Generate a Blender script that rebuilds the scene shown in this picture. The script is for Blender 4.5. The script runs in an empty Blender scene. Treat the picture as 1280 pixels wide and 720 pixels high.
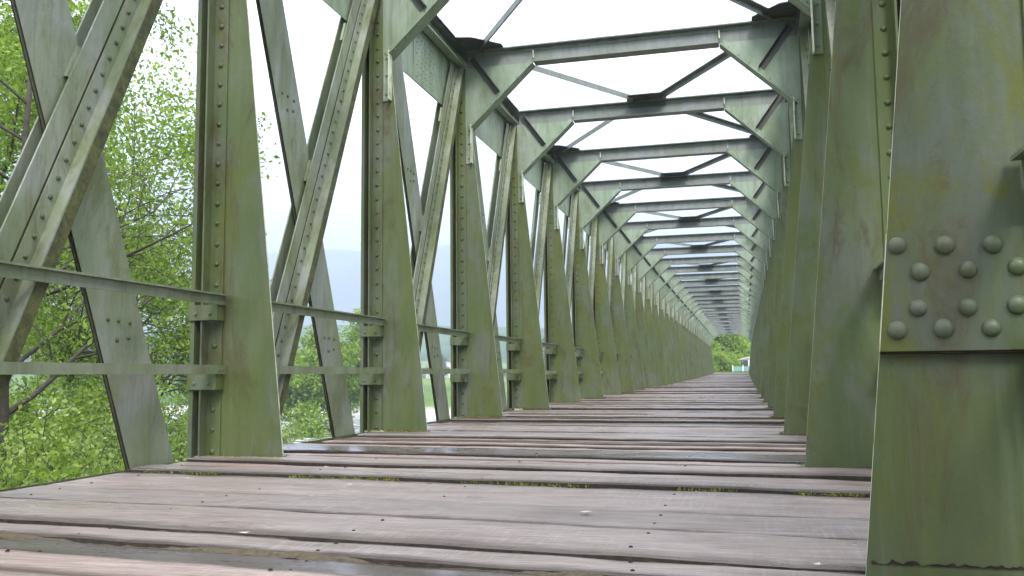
import bpy, bmesh, math, random
import numpy as np
from mathutils import Vector, noise

random.seed(7)
rng = np.random.default_rng(11)
C = bpy.context.scene.collection
SC = bpy.context.scene
R = math.radians

# ------------------------------------------------------------------ node helpers
def new_mat(name):
    m = bpy.data.materials.new(name); m.use_nodes = True
    nt = m.node_tree; nt.nodes.clear()
    out = nt.nodes.new('ShaderNodeOutputMaterial')
    return m, nt, out

def N(nt, typ, **kw):
    n = nt.nodes.new(typ)
    for k, v in kw.items():
        if k in n.inputs: n.inputs[k].default_value = v
        else: setattr(n, k, v)
    return n

def L(nt, a, b): nt.links.new(a, b)

def ramp(nt, fac, stops):
    r = nt.nodes.new('ShaderNodeValToRGB')
    el = r.color_ramp.elements
    while len(el) < len(stops): el.new(0.5)
    for e, (p, c) in zip(el, stops):
        e.position = p
        e.color = (c, c, c, 1) if isinstance(c, (int, float)) else (*c, 1)
    L(nt, fac, r.inputs['Fac'])
    return r

def mixc(nt, fac, a, b, blend='MIX'):
    m = nt.nodes.new('ShaderNodeMix'); m.data_type = 'RGBA'; m.blend_type = blend
    for s, v in ((0, fac), (6, a), (7, b)):
        if hasattr(v, 'is_linked') or hasattr(v, 'links'): L(nt, v, m.inputs[s])
        else: m.inputs[s].default_value = v if isinstance(v, (int, float)) else (*v, 1)
    return m.outputs[2]

def wpos(nt, scale, rot=None):
    g = nt.nodes.new('ShaderNodeNewGeometry')
    mp = nt.nodes.new('ShaderNodeMapping')
    mp.inputs['Scale'].default_value = scale
    if rot: mp.inputs['Rotation'].default_value = rot
    L(nt, g.outputs['Position'], mp.inputs['Vector'])
    return mp.outputs['Vector']

def noisen(nt, vec, scale, detail=4, rough=.55, dist=0):
    n = nt.nodes.new('ShaderNodeTexNoise')
    n.inputs['Scale'].default_value = scale; n.inputs['Detail'].default_value = detail
    n.inputs['Roughness'].default_value = rough; n.inputs['Distortion'].default_value = dist
    L(nt, vec, n.inputs['Vector'])
    return n.outputs['Fac']

def principled(nt, out):
    p = nt.nodes.new('ShaderNodeBsdfPrincipled'); L(nt, p.outputs[0], out.inputs['Surface'])
    return p

def bump(nt, h, strength, dist=.01):
    b = nt.nodes.new('ShaderNodeBump'); b.inputs['Strength'].default_value = strength
    b.inputs['Distance'].default_value = dist
    L(nt, h, b.inputs['Height'])
    return b.outputs[0]

# ------------------------------------------------------------------ materials
def steel(name, base, alt, algae_amt, moss_amt, rust_amt, lilac=(.20, .205, .215), lilac_amt=.5, bias=0.):
    m, nt, out = new_mat(name)
    p = principled(nt, out)
    v0 = wpos(nt, (1, 1, 1)); v1 = wpos(nt, (1, 1, .30)); v2 = wpos(nt, (1, 1, .07)); v3 = wpos(nt, (1, 1, .5))
    c = mixc(nt, ramp(nt, noisen(nt, v1, 3.1, 6, .62, .6), [(.38, 0.), (.62, 1.)]).outputs[0], base, alt)
    c = mixc(nt, ramp(nt, noisen(nt, v3, 2.6, 6, .6, .7), [(.47-bias, 0.), (.60-bias, lilac_amt)]).outputs[0], c, lilac)
    # thin green film of algae in tall patches
    c = mixc(nt, ramp(nt, noisen(nt, v1, 2.2, 7, .66, .9), [(.46, 0.), (.62, algae_amt)]).outputs[0], c, (.098, .122, .026))
    # rain streaks down the plate
    n_s = noisen(nt, v2, 15., 5, .7, .5)
    c = mixc(nt, ramp(nt, n_s, [(.50, 0.), (.74, .42)]).outputs[0], c, (.062, .068, .042))
    n_p = noisen(nt, v2, 9., 4, .65, .4)
    c = mixc(nt, ramp(nt, n_p, [(.56, 0.), (.74, .22)]).outputs[0], c, (.22, .235, .18))
    # moss and rust blotches
    n_m = noisen(nt, v3, 2.9, 10, .76, .8)
    c = mixc(nt, ramp(nt, n_m, [(.56-bias, 0.), (.66-bias, moss_amt)]).outputs[0], c, (.105, .115, .014))
    n_r = noisen(nt, v1, 2.7, 10, .78, 1.1)
    c = mixc(nt, ramp(nt, n_r, [(.535-bias, 0.), (.64-bias, rust_amt)]).outputs[0], c, (.078, .066, .026))
    # pitting, chips and scratches
    n_g = noisen(nt, v0, 60., 6, .85)
    c = mixc(nt, ramp(nt, n_g, [(.30, .55), (.43, 0.)]).outputs[0], c, (.05, .05, .035))
    n_w = noisen(nt, v0, 21., 9, .85)
    c = mixc(nt, ramp(nt, n_w, [(.665, 0.), (.70, .6)]).outputs[0], c, (.34, .36, .29))
    c = mixc(nt, ramp(nt, n_w, [(.28, .6), (.32, 0.)]).outputs[0], c, (.06, .045, .025))
    L(nt, c, p.inputs['Base Color'])
    L(nt, ramp(nt, n_m, [(.35, .34), (.66, .72)]).outputs[0], p.inputs['Roughness'])
    h = nt.nodes.new('ShaderNodeMath'); h.operation = 'MULTIPLY_ADD'
    L(nt, noisen(nt, v0, 5., 4, .5), h.inputs[0]); h.inputs[1].default_value = 2.2; L(nt, n_w, h.inputs[2])
    L(nt, bump(nt, h.outputs[0], .22, .007), p.inputs['Normal'])
    p.inputs['Specular IOR Level'].default_value = .42
    return m

M = {}
M['steel'] = steel('post_paint', (.082, .114, .040), (.112, .136, .060), .9, .85, .8, (.138, .146, .126), .62)
M['steel_up'] = steel('girder_paint', (.275, .345, .258), (.235, .295, .210), .34, .30, .25, (.305, .345, .300), .6)
M['steel_beam'] = steel('beam_paint', (.205, .232, .205), (.180, .195, .178), .16, .14, .22, (.235, .24, .245), .8)
M['steel_brace'] = steel('brace_paint', (.190, .228, .138), (.225, .252, .175), .55, .55, .40, (.275, .290, .268), .75)
m, nt, out = new_mat('mossy_steel'); p = principled(nt, out)
n_ = noisen(nt, wpos(nt, (1, 1, 1)), 9., 9, .8)
L(nt, ramp(nt, n_, [(.36, (.020, .022, .008)), (.5, (.060, .066, .018)), (.6, (.105, .110, .030)), (.72, (.06, .045, .02))]).outputs[0], p.inputs['Base Color'])
p.inputs['Roughness'].default_value = .8; L(nt, bump(nt, n_, .5, .01), p.inputs['Normal'])
M['steel_moss'] = m
m, nt, out = new_mat('rust_scale'); p = principled(nt, out)  # rust, and the painted shade in gaps and under edges
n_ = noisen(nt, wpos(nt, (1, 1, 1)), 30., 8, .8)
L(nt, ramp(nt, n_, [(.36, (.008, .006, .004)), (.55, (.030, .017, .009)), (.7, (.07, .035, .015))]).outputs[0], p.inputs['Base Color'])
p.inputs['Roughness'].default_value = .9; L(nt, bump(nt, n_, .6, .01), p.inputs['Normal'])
M['rust_shade'] = m  # rust, also used as painted shade in gaps and under edges
M['steel_dark'] = steel('dark_paint', (.058, .062, .058), (.085, .085, .082), .08, .1, .35, (.07, .07, .075), .5)  # plain dark tone for chord covers, node plates and knee angles
M['steel_near'] = steel('stained_post_paint', (.064, .090, .030), (.090, .106, .046), .9, .85, .85, (.108, .116, .108), .65, .032)
M['steel_rivet'] = steel('old_rivet_paint', (.075, .100, .042), (.105, .122, .062), .8, .8, .6, (.120, .128, .112), .6)
M['rivet'] = steel('shaded_rivet_paint', (.055, .078, .030), (.085, .105, .050), .6, .6, .8, (.12, .13, .11), .4)  # darker than the posts: underside shading put into the rivet colour
M['rail'] = steel('rail_paint', (.165, .205, .105), (.190, .220, .140), .5, .45, .35, (.23, .24, .21), .5)

m, nt, out = new_mat('worn_edge')            # bare lichen-covered plate edges
p = principled(nt, out)
n_ = noisen(nt, wpos(nt, (1, 1, .5)), 14., 6, .75)
L(nt, ramp(nt, n_, [(.35, (.20, .21, .12)), (.5, (.52, .54, .40)), (.7, (.66, .66, .56))]).outputs[0], p.inputs['Base Color'])
p.inputs['Roughness'].default_value = .7
M['edge'] = m

def wood_mat(name, wet):
    m, nt, out = new_mat(name)
    p = principled(nt, out)
    oi = nt.nodes.new('ShaderNodeObjectInfo')
    sk = R(-5.5)
    vg = wpos(nt, (.35, 14, 14), (0, 0, -sk)); v0 = wpos(nt, (1, 1, 1)); vl = wpos(nt, (.5, 1.6, 1), (0, 0, -sk))
    vx = wpos(nt, (9, .55, 1), (0, 0, -sk))
    grain = noisen(nt, vg, 5., 6, .65, .25)
    fine = noisen(nt, vg, 22., 4, .7)
    patch = noisen(nt, vl, 1.6, 5, .62, .5)
    scr = noisen(nt, vx, 7., 5, .7)
    c = ramp(nt, grain, [(.30, (.138, .094, .076)), (.46, (.305, .226, .196)), (.62, (.430, .342, .312))]).outputs[0]
    c = mixc(nt, ramp(nt, fine, [(.34, .75), (.52, 0.)]).outputs[0], c, (.095, .070, .058))
    c = mixc(nt, ramp(nt, patch, [(.46, 0.), (.66, .6)]).outputs[0], c, (.150, .112, .095))
    # pale foot-worn scuffs along the traffic direction
    sp = nt.nodes.new('ShaderNodeMath'); sp.operation = 'MULTIPLY'
    L(nt, ramp(nt, scr, [(.5, 0.), (.72, .8)]).outputs[0], sp.inputs[0])
    L(nt, ramp(nt, noisen(nt, v0, .8, 2), [(.42, 0.), (.62, 1.)]).outputs[0], sp.inputs[1])
    c = mixc(nt, sp.outputs[0], c, (.46, .42, .41))
    # drying cracks along the grain
    ck = nt.nodes.new('ShaderNodeMath'); ck.operation = 'SUBTRACT'; L(nt, noisen(nt, vg, 1.6, 5, .6, .3), ck.inputs[0]); ck.inputs[1].default_value = .5
    ca = nt.nodes.new('ShaderNodeMath'); ca.operation = 'ABSOLUTE'; L(nt, ck.outputs[0], ca.inputs[0])
    cm = nt.nodes.new('ShaderNodeMath'); cm.operation = 'MULTIPLY'
    L(nt, ramp(nt, ca.outputs[0], [(0., .9), (.012, 0.)]).outputs[0], cm.inputs[0])
    L(nt, ramp(nt, noisen(nt, v0, 1.9, 3, .6), [(.48, 0.), (.58, 1.)]).outputs[0], cm.inputs[1])
    c = mixc(nt, cm.outputs[0], c, (.045, .032, .025))
    # damp dirt creeping in from the plank edges
    at = nt.nodes.new('ShaderNodeAttribute'); at.attribute_name = 'rim'
    rm = nt.nodes.new('ShaderNodeMath'); rm.operation = 'MULTIPLY_ADD'
    L(nt, noisen(nt, wpos(nt, (1.2, 3, 3), (0, 0, -sk)), 4.5, 8, .75, .6), rm.inputs[0]); rm.inputs[1].default_value = 1.7; L(nt, at.outputs['Fac'], rm.inputs[2])
    rmr = nt.nodes.new('ShaderNodeMapRange'); L(nt, rm.outputs[0], rmr.inputs['Value'])
    rmr.inputs['From Min'].default_value = .95; rmr.inputs['From Max'].default_value = 1.7; rmr.inputs['To Max'].default_value = .85
    c = mixc(nt, rmr.outputs[0], c, (.088, .064, .048))
    # per-plank tone
    hs = nt.nodes.new('ShaderNodeHueSaturation')
    L(nt, ramp(nt, oi.outputs['Random'], [(0, .78), (1, 1.18)]).outputs[0], hs.inputs['Value'])
    L(nt, ramp(nt, oi.outputs['Random'], [(0, .75), (1, 1.15)]).outputs[0], hs.inputs['Saturation'])
    L(nt, c, hs.inputs['Color'])
    c = hs.outputs[0]
    crumbs = noisen(nt, v0, 42., 6, .78)
    c = mixc(nt, ramp(nt, crumbs, [(.63, 0.), (.67, .85)]).outputs[0], c, (.06, .045, .03))
    L(nt, c, p.inputs['Base Color'])
    lo, hi = (.15, .36) if wet else (.26, .58)
    L(nt, ramp(nt, patch, [(.35, lo), (.62, hi)]).outputs[0], p.inputs['Roughness'])
    h = nt.nodes.new('ShaderNodeMath'); h.operation = 'ADD'
    L(nt, grain, h.inputs[0]); L(nt, fine, h.inputs[1])
    if wet:
        c = mixc(nt, 1., c, (.42, .42, .45), 'MULTIPLY'); L(nt, c, p.inputs['Base Color']); p.inputs['Specular IOR Level'].default_value = .8
    L(nt, bump(nt, h.outputs[0], .05 if wet else .4, .006), p.inputs['Normal'])
    return m
M['wood'] = wood_mat('weathered_plank', False)
M['wood_wet'] = wood_mat('wet_plank', True)

m, nt, out = new_mat('joist_timber'); p = principled(nt, out)
p.inputs['Base Color'].default_value = (.035, .028, .022, 1); p.inputs['Roughness'].default_value = .9
M['joist'] = m


def simple(name, col, rough=.6, nscale=8., var=.25, spec=.5):
    m, nt, out = new_mat(name); p = principled(nt, out)
    n_ = noisen(nt, wpos(nt, (1, 1, 1)), nscale, 5, .6)
    a = tuple(x * (1 - var) for x in col); b = tuple(min(1, x * (1 + var)) for x in col)
    L(nt, ramp(nt, n_, [(.3, a), (.7, b)]).outputs[0], p.inputs['Base Color'])
    p.inputs['Roughness'].default_value = rough
    p.inputs['Specular IOR Level'].default_value = spec
    return m
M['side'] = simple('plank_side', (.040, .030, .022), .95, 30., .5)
M['concrete'] = simple('pier_stone', (.30, .29, .26), .85, 3.)
M['bark'] = simple('bark', (.055, .045, .034), .9, 14., .4)
M['twig'] = simple('twig_bark', (.040, .033, .026), .9, 14., .4)
M['plaster'] = simple('white_plaster', (.72, .71, .68), .8, 2., .08)
M['tile_roof'] = simple('tiled_roof', (.30, .16, .11), .8, 4., .2)
M['pale_roof'] = simple('pale_roof', (.55, .54, .53), .7, 4., .1)
M['dark_glass'] = simple('window_glass', (.05, .06, .07), .15, 2., .1)
M['teal'] = simple('teal_paint', (.13, .27, .24), .55, 6., .12)
M['road'] = simple('pale_gravel_road', (.42, .40, .36), .95, 6., .2)

def leaf_mat(name, dark, mid, light, trans=.45):
    m, nt, out = new_mat(name)
    g = nt.nodes.new('ShaderNodeNewGeometry')
    n_ = noisen(nt, wpos(nt, (1, 1, 1)), .8, 3, .5)
    mm = nt.nodes.new('ShaderNodeMath'); mm.operation = 'MULTIPLY_ADD'
    L(nt, g.outputs['Random Per Island'], mm.inputs[0]); mm.inputs[1].default_value = .55
    L(nt, n_, mm.inputs[2])
    c = ramp(nt, mm.outputs[0], [(.4, dark), (.75, mid), (1., light)]).outputs[0]
    p = nt.nodes.new('ShaderNodeBsdfPrincipled'); p.inputs['Roughness'].default_value = .55
    p.inputs['Specular IOR Level'].default_value = .3
    L(nt, c, p.inputs['Base Color'])
    t = nt.nodes.new('ShaderNodeBsdfTranslucent')
    L(nt, mixc(nt, .5, c, (.25, .38, .04)), t.inputs['Color'])
    mx = nt.nodes.new('ShaderNodeMixShader'); mx.inputs[0].default_value = trans
    L(nt, p.outputs[0], mx.inputs[1]); L(nt, t.outputs[0], mx.inputs[2])
    L(nt, mx.outputs[0], out.inputs['Surface'])
    return m
M['leaf'] = leaf_mat('leaf_alder', (.030, .070, .008), (.125, .205, .022), (.260, .350, .060))
M['leaf_end'] = leaf_mat('leaf_lime', (.150, .250, .020), (.260, .390, .040), (.350, .460, .080), .5)
M['leaf_bright'] = leaf_mat('leaf_spring', (.060, .120, .010), (.180, .285, .024), (.310, .420, .060))
M['leaf_pale'] = leaf_mat('leaf_willow', (.060, .120, .024), (.215, .315, .075), (.370, .460, .160))
M['leaf_dark'] = leaf_mat('leaf_dark', (.020, .050, .014), (.040, .085, .022), (.065, .120, .035), .25)

# ground
m, nt, out = new_mat('valley_ground'); p = principled(nt, out)
v0 = wpos(nt, (1, 1, 1))
nf = noisen(nt, v0, .011, 6, .6, .5); nn = noisen(nt, v0, .9, 6, .7)
c = ramp(nt, nf, [(.36, (.045, .085, .022)), (.48, (.10, .17, .035)), (.58, (.17, .23, .06)), (.68, (.06, .11, .03))]).outputs[0]
c = mixc(nt, ramp(nt, nn, [(.3, .5), (.6, 0.)]).outputs[0], c, (.035, .06, .015))
sep = nt.nodes.new('ShaderNodeSeparateXYZ')
g_ = nt.nodes.new('ShaderNodeNewGeometry'); L(nt, g_.outputs['Position'], sep.inputs[0])
st = noisen(nt, v0, 6., 4, .8)
gc = ramp(nt, st, [(.3, (.22, .20, .18)), (.5, (.45, .43, .41)), (.7, (.62, .61, .60))]).outputs[0]
mr = nt.nodes.new('ShaderNodeMapRange'); L(nt, sep.outputs['Z'], mr.inputs['Value'])
mr.inputs['From Min'].default_value = -4.15; mr.inputs['From Max'].default_value = -3.5
c = mixc(nt, mr.outputs[0], gc, c)
L(nt, c, p.inputs['Base Color']); p.inputs['Roughness'].default_value = .95
p.inputs['Specular IOR Level'].default_value = .15
L(nt, bump(nt, nn, .6, .2), p.inputs['Normal'])
M['ground'] = m

m, nt, out = new_mat('hill_forest'); p = principled(nt, out)
v0 = wpos(nt, (1, 1, 1))
n1 = noisen(nt, v0, .0035, 6, .6, .5); n2 = noisen(nt, v0, .03, 5, .7)
c = ramp(nt, n1, [(.4, (.035, .07, .03)), (.55, (.07, .12, .04)), (.65, (.12, .17, .06))]).outputs[0]
c = mixc(nt, ramp(nt, n2, [(.4, .6), (.6, 0.)]).outputs[0], c, (.02, .045, .02))
L(nt, c, p.inputs['Base Color']); p.inputs['Roughness'].default_value = 1.
p.inputs['Specular IOR Level'].default_value = 0.
M['hill'] = m

m, nt, out = new_mat('river_water'); p = principled(nt, out)
p.inputs['Base Color'].default_value = (.05, .06, .05, 1); p.inputs['Roughness'].default_value = .08
nw = noisen(nt, wpos(nt, (1, 1, 1)), 3.2, 6, .7, .6)
L(nt, bump(nt, nw, .6, .12), p.inputs['Normal'])
fm = ramp(nt, noisen(nt, wpos(nt, (.4, 1, 1)), 1.1, 8, .78, .8), [(.50, 0.), (.60, 1.)]).outputs[0]
L(nt, mixc(nt, fm, (.05, .06, .05), (.72, .74, .75)), p.inputs['Base Color'])
L(nt, ramp(nt, fm, [(0, .08), (1, .7)]).outputs[0], p.inputs['Roughness'])
M['water'] = m

M['grass'] = leaf_mat('grass_blade', (.06, .12, .02), (.12, .20, .035), (.20, .28, .06), .35)
M['moss'] = leaf_mat('moss_tuft', (.05, .07, .01), (.12, .14, .02), (.22, .22, .03), .2)
M['dirt'] = simple('joint_dirt', (.075, .058, .035), 1., 60., .5)
M['dry_leaf'] = simple('fallen_petal', (.55, .50, .40), .8, 30., .2)

# ------------------------------------------------------------------ mesh builder
class MB:
    def __init__(self): self.v = []; self.f = []; self.mi = []; self.rim = []
    def add(self, vs, fs, mi=0):
        o = len(self.v); self.v += [tuple(x) for x in vs]
        for i, f in enumerate(fs):
            self.f.append(tuple(o + j for j in f)); self.mi.append(mi[i] if isinstance(mi, (list, tuple)) else mi)
    def box(self, a, b, mi=0):
        x0, y0, z0 = a; x1, y1, z1 = b
        vs = [(x0,y0,z0),(x1,y0,z0),(x1,y1,z0),(x0,y1,z0),(x0,y0,z1),(x1,y0,z1),(x1,y1,z1),(x0,y1,z1)]
        self.add(vs, [(0,3,2,1),(4,5,6,7),(0,1,5,4),(1,2,6,5),(2,3,7,6),(3,0,4,7)], mi)
    def prism(self, a, b, mi=0, side=None):
        """a, b: two matching polygons (3-D points): the caps; side = material index per side or one index"""
        n = len(a)
        fs = [tuple(range(n)), tuple(range(2*n-1, n-1, -1))]; ms = [mi, mi]
        for i in range(n):
            j = (i+1) % n; fs.append((j, i, n+i, n+j))
            s = mi if side is None else (side[i] if isinstance(side, (list, tuple)) else side)
            ms.append(s)
        self.add(list(a)+list(b), fs, ms)
    def rivet(self, c, ax, r, n=8, rings=2, mi=0):
        c = Vector(c); ax = Vector(ax).normalized()
        t = ax.orthogonal().normalized(); b = ax.cross(t)
        vs = []
        for k in range(rings):
            a = k/rings*math.pi/2
            for i in range(n):
                q = 2*math.pi*i/n
                vs.append(c + (t*math.cos(q)+b*math.sin(q))*r*math.cos(a) + ax*r*.78*math.sin(a))
        vs.append(c+ax*r*.78); top = len(vs)-1
        fs = []
        for k in range(rings-1):
            for i in range(n):
                j = (i+1) % n; fs.append((k*n+i, k*n+j, (k+1)*n+j, (k+1)*n+i))
        for i in range(n): fs.append(((rings-1)*n+i, (rings-1)*n+(i+1) % n, top))
        self.add(vs, fs, mi)
    def bar(self, a, b, w, h, up=(0,0,1), mi=0):
        a = Vector(a); b = Vector(b); d = (b-a).normalized(); up = Vector(up)
        s = d.cross(up).normalized(); u = s.cross(d)
        pa = [a+s*x*w/2+u*y*h/2 for x, y in ((-1,-1),(1,-1),(1,1),(-1,1))]
        pb = [b+s*x*w/2+u*y*h/2 for x, y in ((-1,-1),(1,-1),(1,1),(-1,1))]
        self.prism(pa, pb, mi)
    def tube(self, pts, rad, n=5, mi=0):
        vs = []; fs = []
        for i, p_ in enumerate(pts):
            p_ = Vector(p_)
            d = Vector(pts[min(i+1, len(pts)-1)]) - Vector(pts[max(i-1, 0)])
            if d.length < 1e-6: d = Vector((0,0,1))
            d.normalize(); t = d.cross(Vector((.31,.17,.93))).normalized(); b = d.cross(t)
            for k in range(n):
                q = 2*math.pi*k/n; vs.append(p_ + (t*math.cos(q)+b*math.sin(q))*rad[i])
        for i in range(len(pts)-1):
            for k in range(n):
                j = (k+1) % n; fs.append((i*n+k, i*n+j, (i+1)*n+j, (i+1)*n+k))
        fs.append(tuple(range((len(pts)-1)*n, len(pts)*n)))
        self.add(vs, fs, mi)
    def mesh(self, name, mats, recalc=True, smooth=False, round_mat=None):
        me = bpy.data.meshes.new(name)
        me.from_pydata(self.v, [], self.f)
        for mt in mats: me.materials.append(mt)
        me.polygons.foreach_set('material_index', self.mi)
        if recalc:
            bm = bmesh.new(); bm.from_mesh(me); bmesh.ops.recalc_face_normals(bm, faces=bm.faces)
            bm.to_mesh(me); bm.free()
        if smooth: me.polygons.foreach_set('use_smooth', [True]*len(me.polygons))
        if round_mat is not None: me.polygons.foreach_set('use_smooth', [i == round_mat for i in self.mi])
        if self.rim:
            at = me.attributes.new('rim', 'FLOAT', 'POINT'); at.data.foreach_set('value', self.rim)
        me.update()
        return me

def link(name, me, parent=None, loc=(0,0,0), **props):
    o = bpy.data.objects.new(name, me); C.objects.link(o)
    o.location = loc
    if parent: o.parent = parent
    for k, v in props.items(): o[k] = v
    return o

def thing(name, label, cat, loc=(0,0,0), rz=0, group=None):
    o = bpy.data.objects.new(name, None); C.objects.link(o)
    o.location = loc; o.rotation_euler.z = rz
    o['label'] = label; o['category'] = cat
    if group: o['group'] = group
    return o

# ------------------------------------------------------------------ THE BRIDGE
XC = -1.49
BAY = 3.0916
Y0 = 6.01
YS1 = [Y0 + BAY*k for k in range(-2, 19)]
YS2 = [YS1[-1] + .62 + BAY*j for j in range(0, 15)]
ZC = 5.38
bridge = thing('truss_bridge', 'long green riveted steel truss bridge with a plank deck receding to distant trees', 'bridge', (XC, 0, 0))

def side_mesh(fn, s, name, mats):
    """fn(mb, P) builds in (u, y, z): u grows outward from the bridge's centre line"""
    mb = MB(); fn(mb, lambda u, y, z: (s*u, y, z)); return mb.mesh(name, mats, round_mat=2 if len(mats) > 2 and mats[2] is M['rivet'] else None)

def b3(mb, P, u0, u1, y0, y1, z0, z1, mi=0):
    a = P(u0, y0, z0); b = P(u1, y1, z1)
    mb.box((min(a[0],b[0]), y0, z0), (max(a[0],b[0]), y1, z1), mi)

# --- post: two pairs of angles (gap between them) riveted to a tapered plate
def post_fn(mb, P):
    zt = 5.10; zb = -1.1
    for sy in (-1, 1):
        ya, yb = (.007, .019) if sy > 0 else (-.019, -.007)
        b3(mb, P, 2.34, 2.455, ya, yb, zb, zt)                       # riveted leg on the plate
        y1, y2 = (.007, .105) if sy > 0 else (-.105, -.007)
        b3(mb, P, 2.4555, 2.470, y1, y2, zb, zt)                      # leg along the truss plane
        b3(mb, P, 2.522, 2.557, y1, y2, zb, zt)                      # outer leg
        z = .06
        while z < zt-.05:
            mb.rivet(P(2.40+.003*math.sin(z*37), sy*.0188, z+.004*math.sin(z*61)), (0, sy, 0), .0205+.0015*math.sin(z*23), 10, 4, 2); z += .157
        ya, yb = sorted((sy*.0075, sy*.03)); b3(mb, P, 2.4712, 2.5208, ya, yb, zb, zt, 3)   # dark strip standing in for the shade down in the gap
    b3(mb, P, 2.30, 2.56, -.065, -.0205, .001, .026, 1)              # foot angle on the deck
def plate_fn(mb, P):
    poly = [(1.82, 0.012), (2.262, 4.2), (2.29, 4.6), (2.29, 5.10), (2.52, 5.10), (2.52, -1.1), (1.70, -1.1)]
    a = [P(u, -.0065, z) for u, z in poly]; b = [P(u, .0065, z) for u, z in poly]
    mb.prism(a, b, 0, [1, 0, 0, 0, 0, 0, 1])
def stub_fn(mb, P):                                                    # short angle under the knee
    b3(mb, P, 2.235, 2.247, -.10, -.0075, 3.68, 4.24, 1)
    b3(mb, P, 2.2475, 2.335, -.0195, -.0075, 3.68, 4.24)
    for z in (3.76, 3.98, 4.18): mb.rivet(P(2.29, -.0195, z), (0,-1,0), .0205, 8, 3)
def bracket_fn(zt):
    def fn(mb, P):
        b3(mb, P, 2.33, 2.56, -.125, -.108, zt-.115, zt)               # plate across the legs
        b3(mb, P, 2.333, 2.40, -.1075, -.0195, zt-.112, zt-.10)
        b3(mb, P, 2.318, 2.3295, -.125, -.022, zt-.115, zt)
        for u in (2.38, 2.50): mb.rivet(P(u, -.125, zt-.07), (0,-1,0), .016, 8, 2)
    return fn

me_post, me_plate, me_stub, me_brk = {}, {}, {}, {}
for s in (-1, 1):
    me_post[s] = side_mesh(post_fn, s, 'post', [M['steel'], M['edge'], M['rivet'], M['rust_shade']])
    me_plate[s] = side_mesh(plate_fn, s, 'tapered_plate', [M['steel'], M['edge']])
    me_stub[s] = side_mesh(stub_fn, s, 'clip_angle', [M['steel_up'], M['edge']])
    me_brk[s] = [side_mesh(bracket_fn(z), s, 'rail_bracket', [M['steel']]) for z in (1.155, .635)]

# --- diagonals
def flat_fn(sgn_y):
    def fn(mb, P):
        za, zb = -.75, 4.9
        c = lambda z: BAY - .62 - .405*z
        w = .235
        for u0, u1 in ((2.478, 2.489), (2.503, 2.514)):
            poly = [(c(za)-w, za), (c(za)+w, za), (c(zb)+w, zb), (c(zb)-w, zb)]
            mb.prism([P(u0, y, z) for y, z in poly], [P(u1, y, z) for y, z in poly], 0, [0, 0, 0, 1])  # downward edge painted dark for its shade and grime
        for z0 in (.92, 3.1):
            for dy, dz in ((-.10,.07),(.0,.07),(.11,.06),(-.06,-.06),(.06,-.04)):
                z = z0+dz; mb.rivet(P(2.478, c(z)+dy, z), P(-1,0,0), .017, 8, 3, 2)
    return fn
def chan_fn(mb, P):
    za, zb = -.75, 5.08; k = .455
    def strip(u0, u1, a, b, mi=0, sm=None):
        poly = [(a+k*za, za), (b+k*za, za), (b+k*zb, zb), (a+k*zb, zb)]
        mb.prism([P(u0, y, z) for y, z in poly], [P(u1, y, z) for y, z in poly], mi, sm)
    # inner channel: web, riveted angle leg, step, tip flange
    strip(2.440, 2.452, .42, .70)
    strip(2.426, 2.4395, .575, .70)
    strip(2.436, 2.4397, .563, .5745, 3)                              # dark line painted as the shadow gap along the angle
    strip(2.345, 2.4255, .688, .702, 0)
    strip(2.345, 2.357, .7025, .80, 1, [1, 1, 1, 1])
    z = -.2
    while z < zb-.2:
        mb.rivet(P(2.426, .635+k*z+.003*math.sin(z*41), z), P(-1,0,0), .018, 9, 3, 2); z += .125
    # outer channel beyond the gap
    strip(2.540, 2.552, .42, .70)
    strip(2.5525, 2.566, .575, .70)
    strip(2.5665, 2.645, .688, .702)
    strip(2.634, 2.645, .7025, .80, 1)
    # batten plates joining the two
    for z0 in (.3, 2.55, 4.2):
        y = .56+k*z0
        mb.prism([P(2.4525, y-.16-.1*k, z0-.1), P(2.4525, y+.0, z0-.1), P(2.4525, y+.1*k, z0+.12), P(2.4525, y-.16+.1*k, z0+.12)],
                 [P(2.476, y-.16-.1*k, z0-.1), P(2.476, y+.0, z0-.1), P(2.476, y+.1*k, z0+.12), P(2.476, y-.16+.1*k, z0+.12)])
me_flat, me_chan, me_rail, me_rail2, me_fasc = {}, {}, {}, {}, {}
def rail_fn(mb, P):                                                    # angle with a flat top leg
    b3(mb, P, 2.275, 2.318, .015, BAY-.03, 1.225, 1.238)
    b3(mb, P, 2.304, 2.3175, .015, BAY-.03, 1.156, 1.2245)
def rail2_fn(mb, P):
    b3(mb, P, 2.304, 2.3175, .015, BAY-.02, .632, .70)
    b3(mb, P, 2.318, 2.36, .015, BAY-.13, .688, .70)
    for dy in (.05, .09): mb.rivet(P(2.304, BAY-.02-dy, .668), P(-1,0,0), .009, 6, 2)
for s in (-1, 1):
    me_flat[s] = side_mesh(flat_fn(1), s, 'flat_brace', [M['steel_brace'], M['rust_shade'], M['rivet']])
    me_chan[s] = side_mesh(chan_fn, s, 'channel_brace', [M['steel_brace'], M['steel_moss'], M['rivet'], M['rust_shade']])
    me_rail[s] = side_mesh(rail_fn, s, 'handrail', [M['rail']])
    me_rail2[s] = side_mesh(rail2_fn, s, 'lower_rail', [M['rail']])

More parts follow.
